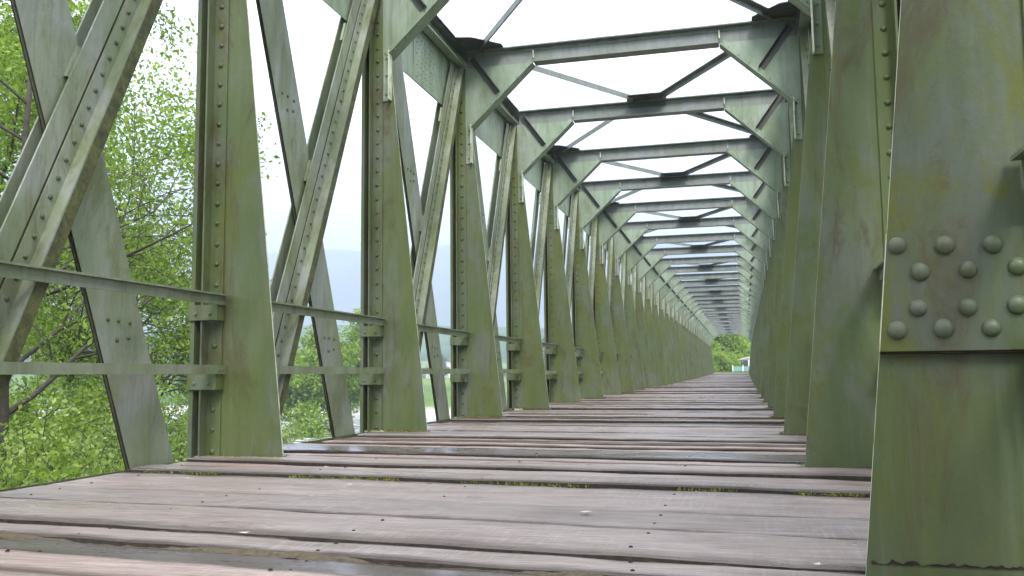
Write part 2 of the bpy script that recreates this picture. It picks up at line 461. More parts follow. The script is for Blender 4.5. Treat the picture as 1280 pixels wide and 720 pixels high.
# --- cross beam, knees
def beam_me():
    mb = MB(); W = 2.30
    mb.box((-W, -.006, 5.105), (W, .006, 5.325))
    mb.box((-1.30, -.10, 5.085), (1.30, .10, 5.1045), 0)                # bottom flange
    mb.box((-W, -.10, 5.3255), (W, .10, 5.343), 0)                     # top flange
    for sy in (-1, 1):                                                  # angle legs on the web
        ya, yb = sorted((sy*.0065, sy*.018))
        mb.box((-1.30, ya, 5.105), (1.30, yb, 5.165)); mb.box((-W, ya, 5.272), (W, yb, 5.325))
        x = -2.1
        while x < 2.15:
            mb.rivet((x, sy*.018, 5.30), (0, sy, 0), .014, 6, 2)
            if abs(x) < 1.28: mb.rivet((x+.05, sy*.018, 5.133), (0, sy, 0), .014, 6, 2)
            x += .16
    return mb.mesh('cross_beam', [M['steel_beam'], M['steel_dark']])
def knee_fn(mb, P):
    poly = [(1.325, 5.105), (2.262, 4.205), (2.45, 4.205), (2.45, 5.104)]
    mb.prism([P(u, -.0185, z) for u, z in poly], [P(u, -.0075, z) for u, z in poly])
    # slanting flange with rivets
    A = Vector((1.318, 0, 5.086)); B = Vector((2.27, 0, 4.19)); d = (B-A).normalized(); nrm = Vector((d.z, 0, -d.x))
    if nrm.z < 0: nrm = -nrm
    q = [A, B, B - nrm*.016, A - nrm*.016]
    q = [A - nrm*.001, B - nrm*.001, B - nrm*.017, A - nrm*.017]
    mb.prism([P(v.x, -.10, v.z) for v in q], [P(v.x, .10, v.z) for v in q])
    q = [A + nrm*.001, B + nrm*.001, B + nrm*.075, A + nrm*.075]
    mb.prism([P(v.x, -.031, v.z) for v in q], [P(v.x, -.019, v.z) for v in q])
    for i in range(7):
        c = A + (B-A)*(i+.6)/7.2
        mb.rivet(P((c-nrm*.017).x, -.065, (c-nrm*.017).z), P(-nrm.x, 0, -nrm.z), .017, 6, 2)
        c2 = c + nrm*.04; mb.rivet(P(c2.x, -.031, c2.z), (0,-1,0), .014, 6, 2)
    # stiffening angle from the corner to the middle of the knee
    a = Vector((2.24, 0, 5.24)); b = Vector((1.845, 0, 4.69)); d = (b-a).normalized(); n2 = Vector((d.z, 0, -d.x))
    q = [a+n2*.035, b+n2*.035, b+n2*.045, a+n2*.045]
    mb.prism([P(v.x, -.10, v.z) for v in q], [P(v.x, -.019, v.z) for v in q], 1)
    q = [a+n2*.0345, b+n2*.0345, b-n2*.045, a-n2*.045]
    mb.prism([P(v.x, -.031, v.z) for v in q], [P(v.x, -.0195, v.z) for v in q], 1)
    b3(mb, P, 1.30, 1.315, -.05, -.019, 5.165, 5.275, 2)               # pale stiffener at the knee tip
me_beam = beam_me()
me_knee = {s: side_mesh(knee_fn, s, 'knee_plate', [M['steel_up'], M['steel_dark'], M['edge']]) for s in (-1, 1)}

def wind_me(s, mirrored):
    """brace from the chord (even beam) to the middle of the next beam"""
    mb = MB(); e = 1 if not mirrored else -1
    a = Vector((s*2.05, e*.14, 5.385)); b = Vector((s*.25, e*(BAY-.22), 5.385))
    d = (b-a).normalized(); sd = d.cross(Vector((0,0,1)))
    mb.bar(a, b, .085, .012, (0,0,1)); mb.bar(a+sd*.037+Vector((0,0,-.046)), b+sd*.037+Vector((0,0,-.046)), .011, .078)
    return mb.mesh('wind_brace', [M['steel_beam']])
me_wind = {(s, q): wind_me(s, q) for s in (-1, 1) for q in (False, True)}
mb = MB()
pl = [(-.34,-.14),(-.28,-.40),(.28,-.40),(.34,-.14),(.34,.14),(.28,.40),(-.28,.40),(-.34,.14)]
for sy in (-1, 1):
    ya, yb = sorted((sy*.0185, sy*.034)); mb.box((-.32, ya, 5.24), (.32, yb, 5.324))
mb.prism([(x, y, 5.348) for x, y in pl], [(x, y, 5.360) for x, y in pl])
for x, y in [(i*.1-.25, j) for i in range(6) for j in (-.22, .22)]: mb.rivet((x, y, 5.348), (0,0,-1), .016, 6, 2)
me_node = mb.mesh('node_plate', [M['steel_dark']])
def cornerplate(s):
    mb = MB()
    q = [(s*2.30, -.62), (s*2.08, -.56), (s*1.74, -.20), (s*1.74, .20), (s*2.08, .56), (s*2.30, .62)]
    mb.prism([(x, y, 5.348) for x, y in q], [(x, y, 5.360) for x, y in q])
    return mb.mesh('node_plate', [M['steel_dark']])
me_cnode = {s: cornerplate(s) for s in (-1, 1)}

# --- assemble by span
def span(YS, first):
    n = len(YS)
    for s in (-1, 1):
        ya, yb = YS[0]-.2, YS[-1]+.2
        mb = MB(); P = lambda u, y, z: (s*u, y, z)
        b3(mb, P, 2.30, 2.70, ya, yb, 5.362, 5.376, 1)                      # top cover, underside shade put into its dark colour
        for w0, w1, f0, f1 in ((2.445, 2.458, 2.33, 2.444), (2.538, 2.551, 2.552, 2.66)):
            b3(mb, P, w0, w1, ya, yb, 5.13, 5.361)
            b3(mb, P, f0, f1, ya, yb, 5.13, 5.143, 0)
            g0, g1 = (2.33, 2.444) if w0 < 2.5 else (2.552, 2.66)
            b3(mb, P, g0, g1, ya, yb, 5.3475, 5.3608, 1)
        link('top_chord', mb.mesh('top_chord', [M['steel_up'], M['steel_dark']]), bridge)
        mb = MB()
        b3(mb, P, 2.491, 2.501, ya, yb, 4.385, 5.30)                        # deep fascia plate between the angles
        if first:
            yk = YS[3]                                                      # splice with close-set rivets
            b3(mb, P, 2.480, 2.4905, yk+1.32, yk+2.25, 4.387, 5.128)
            for i in range(6):
                for j in range(9):
                    mb.rivet(P(2.480, yk+1.42+i*.12+(j % 2)*.06, 4.47+j*.075), P(-1,0,0), .017, 7, 2)
        z = 5.07
        y = ya+.1
        while y < yb:
            mb.rivet(P(2.491, y, z), P(-1,0,0), .013, 5, 2); y += .2
        link('fascia_plate', mb.mesh('fascia_plate', [M['steel_up']]), bridge)
        mb = MB()
        for w0, w1 in ((2.38, 2.44), (2.57, 2.63)):
            b3(mb, P, w0, w1, ya, yb, -1.05, -.42)
        b3(mb, P, 2.36, 2.65, ya, yb, -1.07, -1.0515)
        link('bottom_chord', mb.mesh('bottom_chord', [M['steel']]), bridge)
    for i, y in enumerate(YS):
        k = i - 2 if first else i
        for s in (-1, 1):
            yy = y - .2 if (first and s > 0 and k in (0, 1)) else y
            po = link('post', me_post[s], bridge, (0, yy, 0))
            tp = link('tapered_plate', me_plate[s], po)
            link('clip_angle', me_stub[s], po)
            for me in me_brk[s]: link('rail_bracket', me, po)
            if first and k == -1 and s > 0:
                mn = me_plate[s].copy(); mn.materials[0] = M['steel_near']; tp.data = mn
                po['label'] = 'nearest riveted post with a heavy bolted splice plate'
                mb = MB(); P = lambda u, y_, z: (s*u, y_, z)
                poly = [(1.884, .66), (1.921, 1.02), (2.44, 1.02), (2.44, .66)]
                mb.prism([P(u, -.046, z) for u, z in poly], [P(u, -.0195, z) for u, z in poly], 0, [1, 1, 0, 2])  # rusty bottom side, its downward shade painted into the colour
                mb.prism([P(1.886, -.0195, .652), P(2.44, -.0195, .648), P(2.44, -.0195, .6595), P(1.886, -.0195, .6595)], [P(1.886, -.041, .655), P(2.44, -.041, .651), P(2.44, -.041, .6595), P(1.886, -.041, .6595)], 2)  # dark strip painted for the shaded seam below the plate
                for (x, z) in [(.455,.975),(.585,.97),(.715,.97),(.52,.90),(.65,.90),(.78,.90),
                               (.505,.79),(.64,.79),(.77,.79),(.445,.722),(.575,.722),(.705,.722),(.835,.722),(.845,.97)]:
                    mb.rivet((x-XC+.004*math.sin(x*91+z*57), -.0455, z+.004*math.sin(x*57)), (0,-1,0), .0275+.0018*math.sin(x*133), 24, 8, 3)
                link('splice_plate', mb.mesh('splice_plate', [M['steel_near'], M['edge'], M['rust_shade'], M['steel_rivet']], round_mat=3), po)
                mb = MB(); vs = []                                       # flaking rust at the foot
                for q in range(61):
                    u = 1.835+q*.0098; a_ = noise.noise(Vector((u*26, 3, 1))); b_ = noise.noise(Vector((u*61, 7, 2)))
                    z0 = .030+.004*b_; z1 = z0+max(.0, .005+.020*a_+.007*b_)
                    vs += [P(u, -.0068, z0), P(u, -.0105, z0), P(u, -.0105, z1), P(u, -.0068, z1)]
                mb.add(vs, [(4*q+c0, 4*q+c1, 4*q+c1+4, 4*q+c0+4) for q in range(60) for c0, c1 in ((0,1),(1,2),(2,3))])
                link('rust_scale', mb.mesh('rust_scale', [M['rust_shade']], recalc=False), po)
        bm_ = link('cross_beam', me_beam, bridge, (0, y, 0))
        for s in (-1, 1): link('knee_plate', me_knee[s], bm_)
        # floor beam under the deck
        mb = MB(); mb.box((-2.36, -.008, -1.0), (2.36, .008, -.36)); mb.box((-2.36, -.13, -.359), (2.36, .13, -.34)); mb.box((-2.36, -.13, -1.02), (2.36, .13, -1.001))
        if i == 0: span.fb = span.fb or mb.mesh('floor_beam', [M['steel']])
        link('floor_beam', span.fb, bridge, (0, y, 0))
        odd = (k % 2) == 1
        if odd: link('node_plate', me_node, bridge, (0, y, 0))
        else:
            for s in (-1, 1):
                link('node_plate', me_cnode[s], bridge, (0, y, 0))
                if i < n-1: link('wind_brace', me_wind[(s, False)], bridge, (0, y, 0))
                if i > 0: link('wind_brace', me_wind[(s, True)], bridge, (0, y, 0))
        if i < n-1:
            for s in (-1, 1):
                link('flat_brace', me_flat[s], bridge, (0, y+jit.uniform(-.02, .02), 0))
                link('channel_brace', me_chan[s], bridge, (0, y+jit.uniform(-.02, .02), 0))
                link('handrail', me_rail[s], bridge, (0, y, jit.uniform(-.006, .004))).rotation_euler.x = jit.uniform(-.0018, .0018)
                link('lower_rail', me_rail2[s], bridge, (0, y, jit.uniform(-.006, .004))).rotation_euler.x = jit.uniform(-.0018, .0018)
span.fb = None
jit = random.Random(3)
span(YS1, True); span(YS2, False)
for y in (YS1[-1]+.31, 31.):
    mb = MB(); mb.box((-2.9, -.9, -6.5), (2.9, .9, -1.35)); mb.box((-3.15, -1.1, -1.349), (3.15, 1.1, -1.09))
    link('pier', mb.mesh('pier', [M['concrete']]), bridge, (0, y, 0))
for y in (YS1[0]-1.0, YS2[-1]+1.2):
    mb = MB(); mb.box((-3.6, -1., -6.5), (3.6, 1., -1.09))
    link('abutment', mb.mesh('abutment', [M['concrete']]), bridge, (0, y, 0))

# --- deck
def deck_z(y): return 5.9e-5*y*y if y > 0 else 0.
SK = R(-5.5); TK = math.tan(-SK)
mb = MB()
for x in (-2.2, -1.1, 0, 1.1, 2.2):
    ys = np.linspace(YS1[0]-.2, YS2[-1]+.2, 30)
    for a, b in zip(ys[:-1], ys[1:]):
        za, zb = deck_z(a)-.085, deck_z(b)-.085
        A = [(x-.09, a, za), (x+.09, a, za), (x+.09, a, -.33), (x-.09, a, -.33)]
        B = [(x-.09, b, zb), (x+.09, b, zb), (x+.09, b, -.33), (x-.09, b, -.33)]
        mb.prism(A, B)
deck = link('deck', mb.mesh('deck', [M['joist']]), bridge)
for s in (-1, 1):                                                     # steel edge angles along the deck
    mb = MB()
    P = lambda u, y, z: (s*u, y, z)
    ys = np.linspace(YS1[0]-.2, YS2[-1]+.2, 60)
    for a, b in zip(ys[:-1], ys[1:]):
        za, zb = deck_z(a), deck_z(b)
        mb.prism([P(2.441, a, za-.16), P(2.452, a, za-.16), P(2.452, a, za+.012), P(2.441, a, za+.012)],
                 [P(2.441, b, zb-.16), P(2.452, b, zb-.16), P(2.452, b, zb+.012), P(2.441, b, zb+.012)])
    link('deck_edge_angle', mb.mesh('deck_edge_angle', [M['steel_moss']]), deck)

def plank_mb(mb, y0, y1, zt, tilt, seed, nx=26, thick=.075, rag=.010, rim0=True, rim1=True):
    """board across the bridge between y0 and y1 (at X = 0), skewed, with worn uneven edges"""
    xa, xb = -2.437, 2.437
    prof = [(0, -.5*thick), (0, -.010), (.012, -.001), (.09, .001), (.22, .002), (.5, .002), (.78, .002), (.91, .001), (.988, -.001), (1, -.010), (1, -.5*thick)]
    vs = []
    for i in range(nx+1):
        t = i/nx; x = xa + (xb-xa)*t
        yc = -(x+XC)*TK
        e0 = rag*(noise.noise(Vector((x*2.3, seed*7.1, 0)))+.5*noise.noise(Vector((x*9, seed*3.3, 4))))
        e1 = rag*(noise.noise(Vector((x*2.3, seed*5.7, 9)))+.5*noise.noise(Vector((x*9, seed*2.3, 14))))
        a, b = y0+e0, y1+e1
        zz = zt + .008*noise.noise(Vector((x*.7, seed*1.7, 3))) + .003*noise.noise(Vector((x*4, seed*1.1, 8)))
        for f, dz in prof:
            yy = a+(b-a)*f + yc
            crown = .004*noise.noise(Vector((x*3, yy*6, seed)))
            mb.rim.append(max(0., 1-min(f*(1 if rim0 else 9), (1-f)*(1 if rim1 else 9))/.2))
            vs.append((x, yy, zz+dz+tilt*(f-.5)+(crown if .01 < f < .99 else 0) + deck_z(yy)))
    m_ = len(prof); fs = []; ms = []
    for i in range(nx):
        for j in range(m_-1):
            fs.append((i*m_+j, i*m_+j+1, (i+1)*m_+j+1, (i+1)*m_+j)); ms.append(1 if j in (0, m_-2) else 0)
        fs.append((i*m_+m_-1, i*m_, (i+1)*m_, (i+1)*m_+m_-1)); ms.append(1)
    fs.append(tuple(range(m_))); fs.append(tuple(range(nx*m_+m_-1, nx*m_-1, -1))); ms += [1, 1]
    mb.add(vs, fs, ms)

yb_ = [-.9, -.5, -.1, .35, .8, 1.25, 1.6, 1.95, 2.25, 2.53, 2.80, 3.03, 3.55, 3.98, 4.72, 5.05, 5.34, 5.89, 6.3, 6.69]
while yb_[-1] < YS2[-1] + .1: yb_.append(yb_[-1] + random.choice([.26, .30, .34, .40, .46]) + random.uniform(-.02, .02))
wide_gap = {2.53: .07, 4.72: .05, 3.03: .02, 2.80: .03, 3.55: .009, 3.98: .002}
pz = {2.25: -.004, 2.53: -.034, 2.80: -.018, 3.03: -.002, 3.55: 0., 3.98: .0005, 4.72: .020, 5.05: .004, 5.34: .022, 5.89: .006, 6.3: .022}
rest = MB()
for i, (a, b) in enumerate(zip(yb_[:-1], yb_[1:])):
    ga = wide_gap.get(a, random.choice([.006, .012, .02, .03, .04]) if a > 5 else .006)*.5
    gb = wide_gap.get(b, .010 if b > 5 else .004)*.5
    zt = pz.get(a, random.uniform(-.024, .016))
    til = random.uniform(-.024, .016) if a > 5 else random.uniform(-.003, .003)
    if i < 99:
        mb = MB(); plank_mb(mb, a+ga, b-gb, zt, til, i, 60 if a < 9 else 24, rag=.012, rim0=a not in (3.98, 3.55), rim1=b not in (3.98, 3.55))
        me = mb.mesh('plank', [M['wood_wet'] if (a == 2.53 or (a > 5.5 and random.random() < .16)) else M['wood'], M['side']])
        o = link('plank', me, deck)
        if a == 2.53: o['label'] = 'dark wet plank with a bluish sheen'
    else:
        plank_mb(rest, a+ga, b-gb, zt, til, i, 8, rag=.008)
link('plank', rest.mesh('plank', [M['wood'], M['side']]), deck, kind='stuff')

# dirt packed in the joints: part of the deck
mb = MB()
for i, b in enumerate(yb_[1:-1]):
    if b < 2 or b > 40: continue
    st = .03 if b < 7 else .12
    n = int(4.86/st); vs = []
    big = 1.7 if b in (4.72, 2.80) else 1.
    for k in range(n+1):
        x = -2.43+k*st; yc = -(x+XC)*TK
        a = noise.noise(Vector((x*1.3, b*3.1, 1))); c_ = noise.noise(Vector((x*9, b*1.7, 2))); e_ = noise.noise(Vector((x*23, b*2.7, 5)))
        h_ = -.030 + .022*a + .008*c_ + .006*e_; hw = max(.004, (.016 + .014*a + .007*c_ + .005*e_)*big)
        zz = deck_z(b)+h_
        vs += [(x, b+yc-hw, zz-.012), (x, b+yc-hw*.3, zz), (x, b+yc+hw*.4, zz+.001), (x, b+yc+hw, zz-.012)]
    mb.add(vs, [(4*k+q, 4*k+q+1, 4*k+q+5, 4*k+q+4) for k in range(n) for q in range(3)])
for i, y in enumerate(YS1[1:14]):
    for s in (-1, 1):
        if i == 0: continue
        yy = y-.2 if (s > 0 and i in (1, 2)) else y
        for sy in (-1, 1):
            vs = []; n = 34
            for k in range(n+1):
                u = 1.79+k*.019; a = noise.noise(Vector((u*9, y*3.3+s, sy*2))); c_ = noise.noise(Vector((u*31, y*1.3+s, sy*5)))
                w_ = max(.004, .022+.026*a+.012*c_); hz = .012+.012*a+.008*c_; zb_ = deck_z(y)+.012
                vs += [(s*u, yy+sy*.0075, zb_+hz), (s*u, yy+sy*(.0075+w_*.4), zb_+hz*.5), (s*u, yy+sy*(.0075+w_), zb_-.02)]
            mb.add(vs, [(3*k+q, 3*k+q+1, 3*k+q+4, 3*k+q+3) for k in range(n) for q in range(2)])
link('joint_dirt', mb.mesh('joint_dirt', [M['dirt']], recalc=False), deck, kind='stuff')

# ------------------------------------------------------------------ leaves helper
def quads_mesh(name, P, D, U, size, aspect, mat, extra=None):
    """one folded 4-vertex leaf at each P, pointing along D with width along U"""
    n = len(P); ln = size[:, None]; w = (size*aspect)[:, None]
    V = np.empty((n, 4, 3), np.float32)
    nr = np.cross(D, U)
    V[:, 0] = P; V[:, 1] = P + D*ln*.45 + U*w*.5 + nr*ln*.06; V[:, 2] = P + D*ln; V[:, 3] = P + D*ln*.45 - U*w*.5 + nr*ln*.06
    me = bpy.data.meshes.new(name)
    nv = 4*n
    bv, bf, bm = ([], [], []) if extra is None else extra
    ev = np.array(bv, np.float32).reshape(-1, 3)
    allv = np.concatenate([V.reshape(-1, 3), ev]) if len(ev) else V.reshape(-1, 3)
    me.vertices.add(len(allv)); me.vertices.foreach_set('co', allv.ravel())
    nl = nv; me.loops.add(nl); me.polygons.add(n)
    me.loops.foreach_set('vertex_index', np.arange(nv, dtype=np.int32))
    me.polygons.foreach_set('loop_start', np.arange(0, nv, 4, dtype=np.int32))
    me.polygons.foreach_set('loop_total', np.full(n, 4, np.int32))
    me.materials.append(mat); me.update(calc_edges=True)
    return me

def unit(a): return a/np.maximum(np.linalg.norm(a, axis=1, keepdims=True), 1e-6)

def leaves_at(name, pts, dirs, per, spread, smin, smax, mat, aspect=.55, droop=.35):
    pts = np.asarray(pts, np.float32); dirs = np.asarray(dirs, np.float32)
    n = len(pts)*per
    P = np.repeat(pts, per, 0) + rng.normal(0, spread, (n, 3))
    D = unit(np.repeat(dirs, per, 0)*.6 + rng.normal(0, .75, (n, 3)) + np.array([0, 0, -droop]))
    U = unit(np.cross(D, rng.normal(0, 1, (n, 3))))
    return quads_mesh(name, P.astype(np.float32), D, U, rng.uniform(smin, smax, n).astype(np.float32), aspect, mat)

def grow(start, d, length, rad, depth, spec, wood, tips, rnd):
    """recursive branching: wood gets tubes, tips gets (point, direction)"""
    st = spec[depth]; n = st['seg']; pts = [Vector(start)]; rads = [rad]; d = Vector(d).normalized()
    dirs = [d.copy()]
    for i in range(n):
        d = (d + Vector((rnd.gauss(0, st['wob']), rnd.gauss(0, st['wob']), rnd.gauss(0, st['wob']) + st['lift']))).normalized()
        pts.append(pts[-1] + d*length/n); rads.append(max(rad*(1-(i+1)/n*st['tap']), .0055)); dirs.append(d.copy())
    wood.tube(pts, rads, st['n'])
    if depth == len(spec)-1:
        for p_, dd in zip(pts[1:], dirs[1:]): tips.append((p_, dd))
        return
    for j in range(st['kids']):
        t = st['from'] + (1-st['from'])*(j+rnd.random())/st['kids']
        i = min(int(t*n), n-1); f = t*n-i
        p_ = pts[i].lerp(pts[i+1], f)
        base = dirs[i]
        sid = base.cross(Vector((rnd.gauss(0,1), rnd.gauss(0,1), rnd.gauss(0,1)))).normalized()
        nd = (base*math.cos(st['ang']) + sid*math.sin(st['ang'])).normalized()
        grow(p_, nd, length*st['ratio']*rnd.uniform(.7, 1.2)*(1.15-.5*t), rads[i]*.55, depth+1, spec, wood, tips, rnd)

def make_tree(name, label, cat, loc, spec, length, rad, d0, leafmat, per, spread, smin, smax, seed, group=None, stems=1, aspect=.55, droop=.35):
    rnd = random.Random(seed)
    wood = MB(); tips = []
    for k in range(stems):
        dd = Vector(d0) if stems == 1 else Vector((rnd.gauss(0,.45), rnd.gauss(0,.45), 1))
        grow((rnd.uniform(-.1,.1)*(stems > 1), rnd.uniform(-.1,.1)*(stems > 1), -.3), dd, length*rnd.uniform(.85, 1.1), rad, 0, spec, wood, tips, rnd)
    root = thing(name, label, cat, loc, 0, group)
    tr = link('trunk', wood.mesh('trunk', [M['bark'] if stems == 1 else M['twig']], recalc=False, smooth=True), root)
    me = leaves_at('crown', [tuple(t[0]) for t in tips], [tuple(t[1]) for t in tips], per, spread, smin, smax, leafmat, aspect, droop)
    cr = link('crown', me, root)
    return root

def dup(root, loc, rz, sc, label=None):
    r = root.copy(); C.objects.link(r); r.location = loc; r.rotation_euler.z = rz; r.scale = sc
    if label: r['label'] = label
    for ch in root.children:
        c_ = ch.copy(); C.objects.link(c_); c_.parent = r
    return r

# ------------------------------------------------------------------ terrain
def smooth(t): t = max(0., min(1., t)); return t*t*(3-2*t)
def ground_z(x, y):
    far = 101. - .25*min(x, 0.)                                    # far bank runs away upstream
    near = 14. + .10*min(x+10, 0)*-1
    nz = noise.noise(Vector((x*.05, y*.05, 1.3)))
    z = -4.9 + .55*nz + .35*noise.noise(Vector((x*.21, y*.21, 5)))
    z += smooth((near+7-y)/9.)*(2.6 if abs(x+1.5) < 60 else 2.6)
    z += smooth((y-far)/9.)*4.9*(1 if abs(x) < 12 else max(.45, 1-abs(abs(x)-12)/40.))
    d = math.hypot(x, y)
    z += max(0, y-far-60)*.028 + (14*noise.noise(Vector((x*.004, y*.004, 7)))*smooth((d-160)/300.))
    return z
def grid_axis(lim, n, p=2.6): 
    t = np.linspace(-1, 1, n); return np.sign(t)*np.abs(t)**p*lim
xs = grid_axis(5200, 190); ys = grid_axis(5200, 190) + 50
V = [(x, y, ground_z(x, y)) for y in ys for x in xs]
# keep clear of the far approach road and abutment
V = [(x, y, (min(z, deck_z(106)-.10) if abs(x-XC) < 9 and 104 < y < 175 else z)) for x, y, z in V]
nx_ = len(xs)
F = [(j*nx_+i, j*nx_+i+1, (j+1)*nx_+i+1, (j+1)*nx_+i) for j in range(len(ys)-1) for i in range(nx_-1)]
me = bpy.data.meshes.new('ground'); me.from_pydata(V, [], F); me.materials.append(M['ground'])
me.polygons.foreach_set('use_smooth', [True]*len(me.polygons))
link('ground', me, None, kind='structure')
mb = MB(); mb.add([(-420, -60, -4.62), (420, -60, -4.62), (420, 260, -4.62), (-420, 260, -4.62)], [(0,1,2,3)])
link('river', mb.mesh('river', [M['water']]), None, kind='structure')

# road beyond the bridge
mb = MB(); zr = deck_z(107)-.02
a = [(XC-1.9, YS2[-1]+.15), (XC+1.9, YS2[-1]+.15), (XC+2.6, 118), (XC+9, 131), (XC+14, 150), (XC+8, 151), (XC+3, 134), (XC-2.2, 120)]
mb.prism([(x, y, zr) for x, y in a], [(x, y, zr-.5) for x, y in a])
link('road', mb.mesh('road', [M['road']]), None, kind='structure')
mb = MB(); a = [(-14, 107.2), (10, 107.2), (16, 175), (-20, 175)]
mb.prism([(x, y, zr-.03) for x, y in a], [(x, y, zr-3.5) for x, y in a])
link('grass_verge', mb.mesh('grass_verge', [M['grass']]), None, kind='structure')

# far hills
def hill(name, y0, y1, x0, x1, base, top, seed, nx=90, ny=26):
    V = []
    for j in range(ny):
        for i in range(nx):
            u = i/(nx-1); v = j/(ny-1)
            x = x0+(x1-x0)*u; y = y0+(y1-y0)*v
            env = math.sin(min(1, v*1.02)*math.pi)**.9
            r = .82 + .22*noise.noise(Vector((x*.0009, seed, 0))) + .10*noise.noise(Vector((x*.004, y*.004, seed)))
            V.append((x, y, base + top*env*r))
    F = [(j*nx+i, j*nx+i+1, (j+1)*nx+i+1, (j+1)*nx+i) for j in range(ny-1) for i in range(nx-1)]
    me = bpy.data.meshes.new(name); me.from_pydata(V, [], F); me.materials.append(M['hill'])
    me.polygons.foreach_set('use_smooth', [True]*len(F))
    return link(name, me, None, kind='structure')
hill('hills', 1700, 4300, -4200, 2600, -40, 560, 2.2)
hill('hills', 520, 1350, -1900, 700, -12, 74, 8.2)

# ------------------------------------------------------------------ trees
spec_big = [dict(seg=7, wob=.06, lift=.02, tap=.7, n=8, kids=11, **{'from': .25}, ang=R(60), ratio=.62),
            dict(seg=7, wob=.13, lift=.02, tap=.8, n=6, kids=9, **{'from': .2}, ang=R(48), ratio=.46),
            dict(seg=5, wob=.18, lift=-.01, tap=.8, n=4, kids=6, **{'from': .15}, ang=R(45), ratio=.5),
            dict(seg=4, wob=.2, lift=-.04, tap=.8, n=3, kids=0, **{'from': .2}, ang=R(40), ratio=.5)]
make_tree('alder_tree', 'tall lacy broadleaf tree beside the bridge with thin dark branches against the sky', 'tree',
          (-10.9, 11.0, -2.6), spec_big, 9.6, .11, (.07, .0, 1), M['leaf'], 9, .12, .035, .11, 24)
make_tree('alder_tree', 'dense bright green tree filling the upper left behind the braces', 'tree',
          (-21.0, 19.0, -2.8), spec_big, 12.5, .25, (0, 0, 1), M['leaf_bright'], 34, .42, .10, .20, 33)
make_tree('alder_tree', 'rounded green tree farther along the bank, half hidden by the nearest post', 'tree',
          (-21.5, 28., -3.4), spec_big, 7.4, .2, (0, 0, 1), M['leaf'], 16, .26, .1, .2, 35)
spec_sh = [dict(seg=6, wob=.13, lift=-.02, tap=.75, n=5, kids=8, **{'from': .15}, ang=R(40), ratio=.5),
           dict(seg=4, wob=.18, lift=-.02, tap=.8, n=4, kids=6, **{'from': .1}, ang=R(45), ratio=.5),
           dict(seg=3, wob=.2, lift=-.03, tap=.8, n=3, kids=0, **{'from': .1}, ang=R(45), ratio=.5)]
sh = make_tree('willow_shrub', 'pale green willow shrub in the bank thicket beneath the railing', 'shrub',
          (-8.6, 8.3, -2.6), spec_sh, 2.5, .028, (0, 0, 1), M['leaf_pale'], 8, .09, .05, .10, 41, 'shrubs on the river bank', stems=13)
sh2 = make_tree('willow_shrub', 'bright green shrub in the bank thicket beneath the railing', 'shrub',
          (-11.5, 12.8, -2.8), spec_sh, 2.9, .03, (0, 0, 1), M['leaf_bright'], 8, .11, .06, .12, 42, 'shrubs on the river bank', stems=13)
k = 0
for x, y, z, s_ in [(-11.2, 8.2, -2.6, 1.05), (-8.4, 10.6, -2.7, .95), (-14.2, 10.6, -2.6, 1.2), (-9.6, 14.5, -3.2, 1.), (-15.5, 15.5, -2.8, 1.2),
                    (-12.6, 18.5, -3.5, 1.1), (-18., 21, -3.2, 1.4), (-13.4, 22.8, -4.0, 1.15), (-19, 13.4, -2.6, 1.4), (-22, 26, -3.6, 1.3), (-7.0, 6.4, -2.5, .82), (-17, 27, -4.2, 1.2)]:
    dup(sh if k % 2 else sh2, (x, y, z), k*1.3+.4, (s_, s_, s_*(.9+.15*(k % 3)))); k += 1
for o_ in list(C.objects):
    if o_.name.startswith('willow_shrub') and o_.get('category') == 'shrub': pass
sap = make_tree('river_sapling', 'small leafy sapling on the gravel seen between the first and second posts', 'shrub',
          (-8.7, 15.9, -3.7), spec_sh, 2.9, .02, (0, 0, 1), M['leaf_bright'], 7, .08, .07, .13, 51, stems=7)
make_tree('bank_tree', 'yellow-green young tree across the gravel between the first and second posts', 'tree',
          (-39, 80, -4.3), spec_sh, 8.2, .07, (0, 0, 1), M['leaf_bright'], 22, .45, .28, .5, 52, stems=9)

# mid-distance trees over the river
spec_far = [dict(seg=4, wob=.06, lift=.02, tap=.7, n=5, kids=9, **{'from': .2}, ang=R(55), ratio=.55),
            dict(seg=3, wob=.15, lift=.0, tap=.8, n=3, kids=7, **{'from': .15}, ang=R(50), ratio=.55),
            dict(seg=3, wob=.2, lift=.0, tap=.8, n=3, kids=0, **{'from': .15}, ang=R(50), ratio=.5)]
GF = 'trees across the river'
fa = make_tree('valley_tree', 'bright round tree on the far river bank', 'tree', (-52, 118, -3), spec_far, 7., .2, (0,0,1), M['leaf_bright'], 14, .55, .4, .8, 61, GF)
fb = make_tree('valley_tree', 'dark round tree on the far river bank', 'tree', (-75, 150, -2), spec_far, 8., .25, (0,0,1), M['leaf_dark'], 14, .55, .4, .8, 62, GF)
rnd = random.Random(5)
for i in range(46):
    # bearings seen through the left truss
    ang = R(rnd.uniform(9, 50)); d = rnd.uniform(125, 420)
    x, y = -math.sin(ang)*d, math.cos(ang)*d
    if y < 101 - .25*x + 6: 
        d = (108+8)/(math.cos(ang)-.25*math.sin(ang))*rnd.uniform(1, 1.3); x, y = -math.sin(ang)*d, math.cos(ang)*d
    if abs(x) < 20: continue
    s_ = rnd.uniform(.5, 1.2); kind = rnd.random() < .6
    dup(fa if kind else fb, (x, y, ground_z(x, y)), rnd.uniform(0, 6), (s_, s_, s_*rnd.uniform(.8, 1.1)))

